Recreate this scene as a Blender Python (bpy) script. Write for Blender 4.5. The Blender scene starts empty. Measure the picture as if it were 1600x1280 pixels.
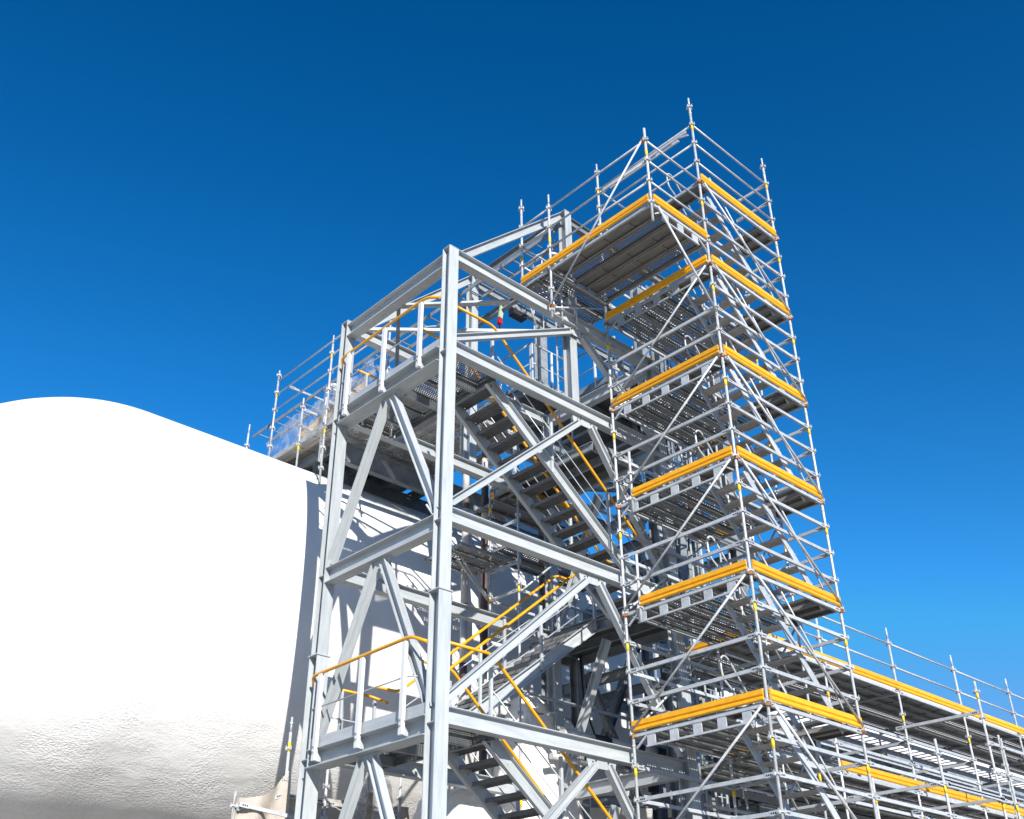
import bpy, bmesh, math, random
from mathutils import Vector, Matrix, noise
random.seed(7)
SC = bpy.context.scene
COL = SC.collection
R = math.radians

# ------------------------------------------------------------------ camera
cam_d = bpy.data.cameras.new('camera'); cam = bpy.data.objects.new('camera', cam_d); COL.objects.link(cam)
F = Vector((0.58835583, 0.62649641, 0.51121391)); RT = Vector((0.73156474, -0.68174119, -0.00647864)); UP = Vector((-0.34445673, -0.37779782, 0.85942909))
CAM = Vector((-12.949554, -8.477254, -4.032841))
m = Matrix(((RT.x, UP.x, -F.x, CAM.x), (RT.y, UP.y, -F.y, CAM.y), (RT.z, UP.z, -F.z, CAM.z), (0, 0, 0, 1)))
cam.matrix_world = m
cam_d.sensor_width = 36; cam_d.lens = 1631.02 / 1600 * 36; cam_d.clip_start = 0.1; cam_d.clip_end = 2000
SC.camera = cam
# ------------------------------------------------------------------ sky, sun, exposure
SUN_EL = 26.0
sh = Vector((-0.415, -0.91, 0)).normalized()
tosun = Vector((sh.x * math.cos(R(SUN_EL)), sh.y * math.cos(R(SUN_EL)), math.sin(R(SUN_EL))))
W = bpy.data.worlds.new('World'); SC.world = W; W.use_nodes = True
nt = W.node_tree; nt.nodes.clear()
sky = nt.nodes.new('ShaderNodeTexSky'); sky.sky_type = 'NISHITA'; sky.sun_disc = False
sky.sun_elevation = R(SUN_EL); sky.sun_rotation = math.atan2(tosun.x, tosun.y)
sky.altitude = 0; sky.air_density = 1.0; sky.dust_density = 0.3; sky.ozone_density = 3.0
gm = nt.nodes.new('ShaderNodeGamma'); gm.inputs['Gamma'].default_value = 1.5      # polarised, deeply graded sky
hs = nt.nodes.new('ShaderNodeHueSaturation'); hs.inputs['Saturation'].default_value = 1.17
ml = nt.nodes.new('ShaderNodeMixRGB'); ml.blend_type = 'MULTIPLY'; ml.inputs[0].default_value = 1; ml.inputs[2].default_value = (1.04, 1.13, 1.0, 1)
cl = nt.nodes.new('ShaderNodeMixRGB'); cl.blend_type = 'DARKEN'; cl.inputs[0].default_value = 1; cl.inputs[2].default_value = (1.5, 4.2, 9.0, 1)   # no glare patch round the sun
bg = nt.nodes.new('ShaderNodeBackground'); bg.inputs['Strength'].default_value = 0.0645
ow = nt.nodes.new('ShaderNodeOutputWorld')
nt.links.new(sky.outputs[0], gm.inputs[0]); nt.links.new(gm.outputs[0], hs.inputs['Color']); nt.links.new(hs.outputs[0], ml.inputs[1]); nt.links.new(ml.outputs[0], cl.inputs[1]); nt.links.new(cl.outputs[0], bg.inputs[0]); nt.links.new(bg.outputs[0], ow.inputs[0])
sd = bpy.data.lights.new('sun', 'SUN'); sd.energy = 5.0; sd.angle = R(0.53); sd.color = (1, 0.95, 0.88)
so = bpy.data.objects.new('sun', sd); COL.objects.link(so); so.location = (-20, -30, 30)
so.rotation_euler = tosun.to_track_quat('Z', 'Y').to_euler()
SC.view_settings.view_transform = 'Standard'; SC.view_settings.look = 'None'; SC.view_settings.gamma = 1
SC.view_settings.exposure = 0.62; SC.view_settings.use_curve_mapping = False
SC.render.engine = 'CYCLES'; SC.cycles.max_bounces = 6

# ------------------------------------------------------------------ materials
ALB = .87   # calibration of all base colours to the exposure
def mat(name, c, rough=0.5, metal=0.0, var=0.12, scale=6.0, c2=None, bump=0.0, bscale=40.0, spec=0.5, stretch=None):
    c = [q * ALB for q in c]; M = bpy.data.materials.new(name); M.use_nodes = True; t = M.node_tree; b = t.nodes['Principled BSDF']
    b.inputs['Roughness'].default_value = rough; b.inputs['Metallic'].default_value = metal; b.inputs['Specular IOR Level'].default_value = spec
    tc = t.nodes.new('ShaderNodeTexCoord'); src = tc.outputs['Object']
    if stretch:
        mp = t.nodes.new('ShaderNodeMapping'); mp.inputs['Scale'].default_value = stretch
        t.links.new(src, mp.inputs['Vector']); src = mp.outputs[0]
    n = t.nodes.new('ShaderNodeTexNoise'); n.inputs['Scale'].default_value = scale; n.inputs['Detail'].default_value = 6; n.inputs['Roughness'].default_value = .65
    oi = t.nodes.new('ShaderNodeObjectInfo')
    ad = t.nodes.new('ShaderNodeVectorMath'); ad.operation = 'ADD'
    cx = t.nodes.new('ShaderNodeCombineXYZ'); mu = t.nodes.new('ShaderNodeMath'); mu.operation = 'MULTIPLY'; mu.inputs[1].default_value = 50
    t.links.new(oi.outputs['Random'], mu.inputs[0]); t.links.new(mu.outputs[0], cx.inputs[0])
    t.links.new(src, ad.inputs[0]); t.links.new(cx.outputs[0], ad.inputs[1]); t.links.new(ad.outputs[0], n.inputs['Vector'])
    rp = t.nodes.new('ShaderNodeValToRGB'); rp.color_ramp.elements[0].position = .32; rp.color_ramp.elements[1].position = .68
    lo = [x * (1 - var) for x in c] if c2 is None else c2
    hi = [min(1, x * (1 + var)) for x in c]
    rp.color_ramp.elements[0].color = (*lo, 1); rp.color_ramp.elements[1].color = (*hi, 1)
    t.links.new(n.outputs['Fac'], rp.inputs[0])
    # piece-to-piece tone difference
    h = t.nodes.new('ShaderNodeHueSaturation'); mr = t.nodes.new('ShaderNodeMapRange'); mr.inputs[3].default_value = 1 - var * .8; mr.inputs[4].default_value = 1 + var * .5
    t.links.new(oi.outputs['Random'], mr.inputs[0]); t.links.new(mr.outputs[0], h.inputs['Value']); t.links.new(rp.outputs[0], h.inputs['Color'])
    t.links.new(h.outputs[0], b.inputs['Base Color'])
    r2 = t.nodes.new('ShaderNodeMapRange'); r2.inputs[3].default_value = max(.05, rough - .12); r2.inputs[4].default_value = min(1, rough + .15)
    t.links.new(n.outputs['Fac'], r2.inputs[0]); t.links.new(r2.outputs[0], b.inputs['Roughness'])
    if bump:
        n2 = t.nodes.new('ShaderNodeTexNoise'); n2.inputs['Scale'].default_value = bscale; n2.inputs['Detail'].default_value = 4
        bp = t.nodes.new('ShaderNodeBump'); bp.inputs['Strength'].default_value = bump; bp.inputs['Distance'].default_value = .02
        t.links.new(ad.outputs[0], n2.inputs['Vector']); t.links.new(n2.outputs['Fac'], bp.inputs['Height']); t.links.new(bp.outputs[0], b.inputs['Normal'])
    return M
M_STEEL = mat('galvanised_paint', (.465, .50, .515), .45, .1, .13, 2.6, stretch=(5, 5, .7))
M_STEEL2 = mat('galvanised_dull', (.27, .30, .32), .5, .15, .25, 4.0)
M_TUBE = mat('scaffold_tube', (.54, .56, .575), .38, .12, .2, 9.0)
M_LEDGER = mat('scaffold_ledger', (.49, .52, .545), .42, .1, .16, 8.0)
M_PLANK = mat('steel_plank', (.27, .275, .275), .5, .15, .25, 5.0)
M_ALU = mat('alu_plank', (.25, .24, .22), .55, .1, .3, 3.0, stretch=(8, 8, .8))
M_ALU_LIT = mat('bounce_lit_alu_plank', (.50, .48, .44), .6, 0, .3, 3.0, stretch=(8, 8, .8))  # paler copy of alu_plank: bounced light under the tank-top deck put into colour
M_TREAD = mat('stair_tread', (.46, .43, .39), .6, .1, .22, 6.0)
M_GRATE = mat('dark_tread', (.20, .205, .21), .6, .1, .2, 6.0)
M_ORANGE = mat('orange_paint', (.90, .43, .012), .45, 0, .14, 5.0, stretch=(4, 4, 1.5))
M_YELLOW = mat('yellow_paint', (.86, .40, .008), .4, 0, .05, 7.0)
M_BAND = mat('yellow_band', (.85, .60, .03), .5, 0, .05)
M_CLAMP = mat('rusty_clamp', (.42, .19, .07), .6, .2, .3, 30.0)
M_DARK = mat('dark_gap', (.03, .03, .035), .7)
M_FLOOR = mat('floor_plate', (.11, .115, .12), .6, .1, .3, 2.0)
M_WHITEP = mat('white_paint', (.74, .74, .73), .45, 0, .05, 5.0)
M_INSUL = mat('insulation_cladding', (.60, .57, .54), .5, 0, .12, 8.0)
M_BROWN = mat('dark_pipe_band', (.10, .075, .075), .6)  # brown lengths alternating with pale ones on the vertical pipes
M_BLACK = mat('black_rubber', (.02, .02, .022), .5)
M_RED = mat('red_paint', (.50, .01, .015), .45)
M_BLUE = mat('blue_valve', (.03, .22, .33), .4)
M_SLING = mat('green_webbing', (.38, .46, .30), .8)
M_TARP = mat('white_tarp', (.95, .92, .86), .7, 0, .14, 1.6, bump=.5, bscale=9)
M_NET = mat('beige_netting', (.50, .45, .39), .9, 0, .15, 4.0, bump=.6, bscale=60)
M_GROUND = mat('ground_concrete', (.42, .385, .33), .9, 0, .15, .3, bump=.3)
M_WOOD = mat('timber', (.45, .30, .16), .8, 0, .3, 3.0, stretch=(1, 8, 8))

def plastic():
    M = bpy.data.materials.new('clear_plastic'); M.use_nodes = True; t = M.node_tree; b = t.nodes['Principled BSDF']
    b.inputs['Base Color'].default_value = (.75, .77, .80, 1); b.inputs['Roughness'].default_value = .25
    tr = t.nodes.new('ShaderNodeBsdfTransparent'); mx = t.nodes.new('ShaderNodeMixShader'); n = t.nodes.new('ShaderNodeTexNoise'); n.inputs['Scale'].default_value = 5; n.inputs['Detail'].default_value = 5
    tc = t.nodes.new('ShaderNodeTexCoord'); t.links.new(tc.outputs['Object'], n.inputs['Vector'])
    rp = t.nodes.new('ShaderNodeValToRGB'); rp.color_ramp.elements[0].position = .4; rp.color_ramp.elements[0].color = (.12,) * 3 + (1,); rp.color_ramp.elements[1].position = .68; rp.color_ramp.elements[1].color = (.6,) * 3 + (1,)
    t.links.new(n.outputs['Fac'], rp.inputs[0]); t.links.new(rp.outputs[0], mx.inputs[0]); t.links.new(tr.outputs[0], mx.inputs[1]); t.links.new(b.outputs[0], mx.inputs[2])
    bp = t.nodes.new('ShaderNodeBump'); bp.inputs['Strength'].default_value = .8; bp.inputs['Distance'].default_value = .05; t.links.new(n.outputs['Fac'], bp.inputs['Height']); t.links.new(bp.outputs[0], b.inputs['Normal'])
    t.links.new(mx.outputs[0], t.nodes['Material Output'].inputs['Surface'])
    return M
M_PLASTIC = plastic()
M_PLASTIC.node_tree.nodes['Principled BSDF'].inputs['Base Color'].default_value = (.45, .45, .45, 1)

def tankmat():
    M = bpy.data.materials.new('white_foam_coating'); M.use_nodes = True; t = M.node_tree; b = t.nodes['Principled BSDF']
    b.inputs['Roughness'].default_value = .55
    tc = t.nodes.new('ShaderNodeTexCoord'); sp = t.nodes.new('ShaderNodeSeparateXYZ'); t.links.new(tc.outputs['Object'], sp.inputs[0])
    # dirt
    n = t.nodes.new('ShaderNodeTexNoise'); n.inputs['Scale'].default_value = .7; n.inputs['Detail'].default_value = 8
    t.links.new(tc.outputs['Object'], n.inputs['Vector'])
    rp = t.nodes.new('ShaderNodeValToRGB'); rp.color_ramp.elements[0].position = .25; rp.color_ramp.elements[0].color = (.60, .60, .58, 1); rp.color_ramp.elements[1].position = .6; rp.color_ramp.elements[1].color = (.72, .715, .705, 1)
    t.links.new(n.outputs['Fac'], rp.inputs[0]); t.links.new(rp.outputs[0], b.inputs['Base Color'])
    # sprayed orange-peel skin, rougher low on the flank
    mr = t.nodes.new('ShaderNodeMapRange'); mr.inputs[1].default_value = -1.2; mr.inputs[2].default_value = -3.4; mr.inputs[3].default_value = 0.0; mr.inputs[4].default_value = .55
    t.links.new(sp.outputs['Z'], mr.inputs[0])
    mp = t.nodes.new('ShaderNodeMapping'); mp.inputs['Scale'].default_value = (1, 1, 2.2); t.links.new(tc.outputs['Object'], mp.inputs[0])
    a = t.nodes.new('ShaderNodeTexNoise'); a.inputs['Scale'].default_value = 20; a.inputs['Detail'].default_value = 3; a.inputs['Distortion'].default_value = .6
    c = t.nodes.new('ShaderNodeTexNoise'); c.inputs['Scale'].default_value = 1.6; c.inputs['Detail'].default_value = 4
    t.links.new(mp.outputs[0], a.inputs['Vector']); t.links.new(mp.outputs[0], c.inputs['Vector'])
    b1 = t.nodes.new('ShaderNodeBump'); b1.inputs['Distance'].default_value = .04
    k = t.nodes.new('ShaderNodeTexNoise'); k.inputs['Scale'].default_value = .9; k.inputs['Detail'].default_value = 3; t.links.new(tc.outputs['Object'], k.inputs['Vector'])
    kr = t.nodes.new('ShaderNodeMapRange'); kr.inputs[1].default_value = .36; kr.inputs[2].default_value = .62; kr.inputs[3].default_value = .12; kr.inputs[4].default_value = 1.5; t.links.new(k.outputs['Fac'], kr.inputs[0])
    km = t.nodes.new('ShaderNodeMath'); km.operation = 'MULTIPLY'; t.links.new(mr.outputs[0], km.inputs[0]); t.links.new(kr.outputs[0], km.inputs[1]); t.links.new(km.outputs[0], b1.inputs['Strength']); t.links.new(a.outputs['Fac'], b1.inputs['Height'])
    m2 = t.nodes.new('ShaderNodeMapRange'); m2.inputs[1].default_value = -1.0; m2.inputs[2].default_value = -3.4; m2.inputs[3].default_value = 0.0; m2.inputs[4].default_value = .3
    t.links.new(sp.outputs['Z'], m2.inputs[0])
    b2 = t.nodes.new('ShaderNodeBump'); b2.inputs['Distance'].default_value = .12; t.links.new(m2.outputs[0], b2.inputs['Strength']); t.links.new(c.outputs['Fac'], b2.inputs['Height'])
    t.links.new(b1.outputs[0], b2.inputs['Normal']); t.links.new(b2.outputs[0], b.inputs['Normal'])
    return M
M_TANK = tankmat()

# ------------------------------------------------------------------ builders
CACHE = {}
WM = {}
def frame(p0, p1, up=None):
    z = (p1 - p0); L = z.length; z.normalize()
    if up is None: up = Vector((0, 0, 1)) if abs(z.z) < .95 else Vector((0, 1, 0))
    y = (up - z * up.dot(z)); y.normalize(); x = y.cross(z)
    M = Matrix(((x.x, y.x, z.x, p0.x), (x.y, y.y, z.y, p0.y), (x.z, y.z, z.z, p0.z), (0, 0, 0, 1)))
    return M, L
def link(name, me, mw, parent, m_=None):
    o = bpy.data.objects.new(name, me); COL.objects.link(o)
    WM[o.name] = mw
    if parent is not None:
        o.parent = parent; o.matrix_local = WM[parent.name].inverted() @ mw
    else: o.matrix_local = mw
    return o
def thing(name, label, cat, loc=(0, 0, 0), group=None):
    o = bpy.data.objects.new(name, None); COL.objects.link(o); o.empty_display_size = .3
    mw = Matrix.Translation(Vector(loc)); o.matrix_local = mw; WM[o.name] = mw
    o['label'] = label; o['category'] = cat
    if group: o['group'] = group
    return o
def tag(o, label, cat, group=None):
    o['label'] = label; o['category'] = cat
    if group: o['group'] = group
    return o
def poly_prism(poly, L, mats, smooth=False, cap=True, closed=True):
    me = bpy.data.meshes.new('m'); n = len(poly)
    v = [(x, y, 0) for x, y in poly] + [(x, y, L) for x, y in poly]
    f = [(i, (i + 1) % n, n + (i + 1) % n, n + i) for i in range(n if closed else n - 1)]
    ns = len(f)
    if cap: f += [tuple(range(n))[::-1], tuple(range(n, 2 * n))]
    me.from_pydata(v, [], f)
    for mm in mats: me.materials.append(mm)
    if smooth:
        for i in range(ns): me.polygons[i].use_smooth = True
    me.update(); return me
def V(*a): return Vector(a[0]) if len(a) == 1 else Vector(a)
def tube(p0, p1, r, m_, name, parent, sides=8):
    p0, p1 = V(p0), V(p1); M, L = frame(p0, p1); k = ('t', round(L, 3), r, m_.name, sides)
    if k not in CACHE:
        CACHE[k] = poly_prism([(r * math.cos(2 * math.pi * i / sides), r * math.sin(2 * math.pi * i / sides)) for i in range(sides)], L, [m_], True)
    return link(name, CACHE[k], M, parent)
def bar(p0, p1, w, h, m_, name, parent, up=None):
    """rectangular bar, w across, h along up"""
    p0, p1 = V(p0), V(p1); M, L = frame(p0, p1, V(up) if up else None); k = ('b', round(L, 3), w, h, m_.name)
    if k not in CACHE:
        c = min(w, h) * .08; a, b = w / 2, h / 2
        CACHE[k] = poly_prism([(-a + c, -b), (a - c, -b), (a, -b + c), (a, b - c), (a - c, b), (-a + c, b), (-a, b - c), (-a, -b + c)], L, [m_])
    return link(name, CACHE[k], M, parent)
def ibeam(p0, p1, h, b, m_, name, parent, up=None, tw=.010, tf=.013):
    p0, p1 = V(p0), V(p1); M, L = frame(p0, p1, V(up) if up else None); k = ('i', round(L, 3), h, b, m_.name)
    if k not in CACHE:
        a, c, w = b / 2, h / 2, tw / 2
        CACHE[k] = poly_prism([(-a, -c), (a, -c), (a, -c + tf), (w, -c + tf), (w, c - tf), (a, c - tf), (a, c), (-a, c), (-a, c - tf), (-w, c - tf), (-w, -c + tf), (-a, -c + tf)], L, [m_])
    return link(name, CACHE[k], M, parent)
def chan(p0, p1, h, b, m_, name, parent, up=None, side=1, t=.01):
    p0, p1 = V(p0), V(p1); M, L = frame(p0, p1, V(up) if up else None); k = ('c', round(L, 3), h, b, m_.name, side)
    if k not in CACHE:
        s = side; c = h / 2
        pl = [(0, -c), (s * b, -c), (s * b, -c + t), (s * t, -c + t), (s * t, c - t), (s * b, c - t), (s * b, c), (0, c)]
        if s < 0: pl = pl[::-1]
        CACHE[k] = poly_prism(pl, L, [m_])
    return link(name, CACHE[k], M, parent)
def box(c, s, m_, name, parent, rz=0.0, bev=0.0):
    k = ('x', tuple(round(q, 3) for q in s), m_.name, bev)
    if k not in CACHE:
        bm = bmesh.new(); bmesh.ops.create_cube(bm, size=1)
        for v in bm.verts: v.co = Vector((v.co.x * s[0], v.co.y * s[1], v.co.z * s[2]))
        if bev: bmesh.ops.bevel(bm, geom=bm.edges[:], offset=bev, segments=2, affect='EDGES')
        me = bpy.data.meshes.new('m'); bm.to_mesh(me); bm.free(); me.materials.append(m_); CACHE[k] = me
    return link(name, CACHE[k], Matrix.Translation(V(c)) @ Matrix.Rotation(rz, 4, 'Z'), parent)
def path_tube(pts, r, m_, name, parent, sides=8, bend=0.12, base=None, mats=None, matfn=None):
    """one smooth tube along a polyline, corners rounded"""
    P = [V(p) for p in pts]; Q = [P[0]]
    for i in range(1, len(P) - 1):
        a, b, c = P[i - 1], P[i], P[i + 1]
        d0 = min(bend, (b - a).length * .45); d1 = min(bend, (c - b).length * .45)
        s0 = b + (a - b).normalized() * d0; s1 = b + (c - b).normalized() * d1
        for t in (0, .25, .5, .75, 1): Q.append(s0 * (1 - t) ** 2 + b * 2 * t * (1 - t) + s1 * t * t)
    Q.append(P[-1]); o0 = V(base) if base else Q[0]
    vs, fs = [], []; prevx = None
    for i, q in enumerate(Q):
        d = (Q[min(i + 1, len(Q) - 1)] - Q[max(i - 1, 0)]).normalized()
        if prevx is None:
            x = d.cross(Vector((0, 0, 1)));
            if x.length < .1: x = d.cross(Vector((1, 0, 0)))
        else: x = prevx - d * prevx.dot(d)
        x.normalize(); y = d.cross(x); prevx = x
        for j in range(sides):
            an = 2 * math.pi * j / sides; vs.append(q - o0 + x * r * math.cos(an) + y * r * math.sin(an))
    n = len(Q)
    for i in range(n - 1):
        for j in range(sides): fs.append((i * sides + j, i * sides + (j + 1) % sides, (i + 1) * sides + (j + 1) % sides, (i + 1) * sides + j))
    nf = len(fs); fs += [tuple(range(sides))[::-1], tuple(range((n - 1) * sides, n * sides))]
    me = bpy.data.meshes.new('m'); me.from_pydata([tuple(v) for v in vs], [], fs); me.materials.append(m_)
    for i in range(nf): me.polygons[i].use_smooth = True
    return link(name, me, Matrix.Translation(o0), parent)

# shared small pieces ------------------------------------------------
def rosette_mesh():
    bm = bmesh.new()
    bmesh.ops.create_cone(bm, cap_ends=True, segments=8, radius1=.056, radius2=.056, depth=.010)
    for k in range(4):
        r_ = bmesh.ops.create_cube(bm, size=1)['verts']; a = k * math.pi / 2
        for v in r_:
            p = Vector((v.co.x * .035 + .050, v.co.y * .024, v.co.z * .045)); v.co = Matrix.Rotation(a, 3, 'Z') @ p
        r_ = bmesh.ops.create_cube(bm, size=1)['verts']
        for v in r_:
            p = Vector((v.co.x * .008 + .060, v.co.y * .006, v.co.z * .085 + .008)); v.co = Matrix.Rotation(a, 3, 'Z') @ p
    me = bpy.data.meshes.new('m'); bm.to_mesh(me); bm.free(); me.materials.append(M_TUBE); return me
ME_ROS = rosette_mesh()
def clamp_mesh():
    bm = bmesh.new()
    for (x, y, z, a, b, c) in ((0, 0, 0, .085, .075, .06), (.055, -.03, .0, .04, .03, .05), (-.045, .035, .0, .05, .03, .045), (.03, .06, .01, .025, .04, .025)):
        for v in bmesh.ops.create_cube(bm, size=1)['verts']: v.co = Vector((v.co.x * a + x, v.co.y * b + y, v.co.z * c + z))
    me = bpy.data.meshes.new('m'); bmesh.ops.scale(bm, vec=(.8, .8, .8), verts=bm.verts[:]); bm.to_mesh(me); bm.free(); me.materials.append(M_CLAMP); return me
ME_CLAMP = clamp_mesh()
def standard(x, y, z0, z1, parent, zr=None, band0=1.35, r=.0245, step=2.0, rstep=.5, spigot=True):
    o = tube((x, y, z0), (x, y, z1 - .25 if spigot else z1), r, M_TUBE, 'standard', parent)
    if spigot: tube((x, y, z1 - .25), (x, y, z1), r * .78, M_TUBE, 'spigot', o)
    zlo = zr if zr is not None else max(z0 + .2, -3.5); z = math.ceil(zlo / rstep) * rstep
    while z < z1 - .12:
        link('rosette', ME_ROS, Matrix.Translation((x, y, z)), o); z += rstep
    z = math.floor(z0 / step) * step + band0
    while z < z1 - .3:
        if z > max(z0 + .1, -3.6):
            tube((x, y, z), (x, y, z + .16), r + .0022, M_BAND, 'marking_band', o)
            if z + .22 < z1 - .26: tube((x, y, z + .45), (x, y, z + .48), r + .006, M_TUBE, 'joint_collar', o)
        z += step
    return o
def ledger_mesh(L):
    """U-section ledger with flattened slotted heads: bar, two head plates, three dark holes each end on both faces"""
    bm = bmesh.new(); a, b = .019, .027
    def bx(x0, x1, y0, y1, z0, z1, mi):
        vs = bmesh.ops.create_cube(bm, size=1)['verts']
        for v in vs: v.co = Vector(((x0 + x1) / 2 + v.co.x * (x1 - x0), (y0 + y1) / 2 + v.co.y * (y1 - y0), (z0 + z1) / 2 + v.co.z * (z1 - z0)))
        for f in {f for v in vs for f in v.link_faces}: f.material_index = mi
    bx(-a, a, -b, b, .06, L - .06, 0)
    for z in ((.03, .19), (L - .19, L - .03)): bx(-a - .003, a + .003, -b - .007, b + .007, z[0], z[1], 0)
    for z in (.085, .12, .155, L - .155, L - .12, L - .085):
        bx(-a - .006, a + .006, -.011, .011, z - .011, z + .011, 1)
    me = bpy.data.meshes.new('m'); bm.to_mesh(me); bm.free(); me.materials.append(M_LEDGER); me.materials.append(M_DARK); return me
def ledger(p0, p1, parent, round_=False):
    if round_: return tube(p0, p1, .021, M_TUBE, 'ledger', parent)
    M, L = frame(V(p0), V(p1)); k = ('led', round(L, 3))
    if k not in CACHE: CACHE[k] = ledger_mesh(L)
    return link('ledger', CACHE[k], M, parent)
def truss(p0, p1, parent, d=.2, n=5):
    """double-chord transom with web plates"""
    p0, p1 = V(p0), V(p1); M, L = frame(p0, p1); k = ('truss', round(L, 3), d, n)
    if k not in CACHE:
        bm = bmesh.new()
        def bx(x, y, z, sx, sy, sz):
            for v in bmesh.ops.create_cube(bm, size=1)['verts']: v.co = Vector((x + v.co.x * sx, y + v.co.y * sy, z + v.co.z * sz))
        bx(0, 0, L / 2, .04, .055, L - .1); bx(0, -d, L / 2, .03, .028, L - .5)
        for i in range(n): bx(0, -d / 2, .35 + (L - .7) * i / (n - 1), .02, d, .16)
        for s, zz in ((1, .17), (-1, L - .17)):
            vs = bmesh.ops.create_cube(bm, size=1)['verts']
            rot = Matrix.Rotation(s * -math.atan2(d, .26), 3, 'X')
            for v in vs: v.co = rot @ Vector((v.co.x * .026, v.co.y * .026, v.co.z * .33)) + Vector((0, -d / 2, zz))
        me = bpy.data.meshes.new('m'); bm.to_mesh(me); bm.free(); me.materials.append(M_LEDGER); CACHE[k] = me
    return link('truss_transom', CACHE[k], M, parent)
def toe(p0, p1, out, parent, m_=None, name='toe_board', h=.172):
    """orange toe board: pressed profile with two ridges"""
    p0, p1 = V(p0), V(p1); M, L = frame(p0, p1); o = V(out); x = Vector((M[0][0], M[1][0], M[2][0])); s = 1 if x.dot(o) > 0 else -1
    m_ = m_ or M_ORANGE; k = ('toe', round(L, 3), s, h, m_.name)
    if k not in CACHE:
        pr = [(0, 0), (.020, -.004), (.040, .016), (.040, h * .24), (.010, h * .40), (.010, h * .44), (.032, h * .54), (.034, h * .95), (.016, h), (0, h)]
        pl = [(s * a, b) for a, b in pr]
        if s < 0: pl = pl[::-1]
        CACHE[k] = poly_prism(pl, L, [m_])
    return link(name, CACHE[k], M, parent)
def plank_mesh(L, w, perf, m_):
    """steel plank: top sheet (punched with real holes when perf) and folded side channels"""
    vs, fs = [], []
    def quad(a, b, c, d): n = len(vs); vs.extend([a, b, c, d]); fs.append((n, n + 1, n + 2, n + 3))
    def bx(x0, x1, y0, y1, z0, z1):
        n = len(vs); vs.extend([(x, y, z) for x in (x0, x1) for y in (y0, y1) for z in (z0, z1)])
        for f in ((0, 1, 3, 2), (4, 6, 7, 5), (0, 4, 5, 1), (2, 3, 7, 6), (0, 2, 6, 4), (1, 5, 7, 3)): fs.append(tuple(n + q for q in f))
    w2 = w / 2
    if perf == 0: bx(-w2, w2, -.004, .004, 0, L)
    else:
        xs = [-w2 + .035]; step = .044 if perf == 1 else .062
        nx = int((w - .07) / step); hx = (w - .07) / nx; nz = int(L / step); hz = L / nz
        quad((-w2, 0, 0), (-w2 + .035, 0, 0), (-w2 + .035, 0, L), (-w2, 0, L)); quad((w2 - .035, 0, 0), (w2, 0, 0), (w2, 0, L), (w2 - .035, 0, L))
        g = .36
        for i in range(nx):   # strips between hole columns, then bridges
            x0 = -w2 + .035 + i * hx; xm0, xm1 = x0 + hx * g, x0 + hx * (1 - g * .55)
            quad((x0, 0, 0), (xm0, 0, 0), (xm0, 0, L), (x0, 0, L)); quad((xm1, 0, 0), (x0 + hx, 0, 0), (x0 + hx, 0, L), (xm1, 0, L))
            off = hz * .5 * (i % 2)
            for j in range(nz):
                z0 = j * hz + off; z1 = min(L, z0 + hz * (.46 if perf == 1 else .56)); quad((xm0, 0, min(L, z0)), (xm1, 0, min(L, z0)), (xm1, 0, z1), (xm0, 0, z1))
    for s in (-1, 1):
        x = s * (w2 - .004); bx(min(x, x - s * .008), max(x, x - s * .008), -.055, -.001, 0, L)
        xa = s * w2; bx(min(xa, xa - s * .04), max(xa, xa - s * .04), -.062, -.055, 0, L)
    for s in range(1, int(L / .6)): bx(-w2 + .008, w2 - .008, -.03, -.005, s * L / int(L / .6) - .012, s * L / int(L / .6) + .012) if perf == 0 else None
    for z in (0.01, L - .05): bx(-w2 + .01, w2 - .01, -.06, -.005, z, z + .03)
    me = bpy.data.meshes.new('m'); me.from_pydata(vs, [], fs); me.materials.append(m_); me.update(); return me
def plank(p0, p1, w, perf, m_, parent, name='deck_plank'):
    p0, p1 = V(p0), V(p1); M, L = frame(p0, p1); k = ('pl', round(L, 2), w, perf, m_.name)
    if k not in CACHE: CACHE[k] = plank_mesh(L, w, perf, m_)
    return link(name, CACHE[k], M, parent)
def deck(x0, x1, y0, y1, z, axis, perfs, m_, parent, gap=.012):
    n = len(perfs)
    for i, pf in enumerate(perfs):
        if axis == 'x':
            w = (y1 - y0) / n; y = y0 + (i + .5) * w; plank((x0, y, z), (x1, y, z), round(w - gap, 3), pf, m_, parent)
        else:
            w = (x1 - x0) / n; x = x0 + (i + .5) * w; plank((x, y0, z), (x, y1, z), round(w - gap, 3), pf, m_, parent)
def clamp(x, y, z, parent): return link('coupler', ME_CLAMP, Matrix.Translation((x, y, z)) @ Matrix.Rotation(random.uniform(0, 6), 4, 'Z'), parent)
GZ = -5.633

# ================================================================== SETTING
me = bpy.data.meshes.new('m'); S = 900
me.from_pydata([(-S, -S, 0), (S, -S, 0), (S, S, 0), (-S, S, 0)], [], [(0, 1, 2, 3)]); me.materials.append(M_GROUND)
g = link('ground', me, Matrix.Translation((0, 0, GZ)), None); g['kind'] = 'structure'

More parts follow.
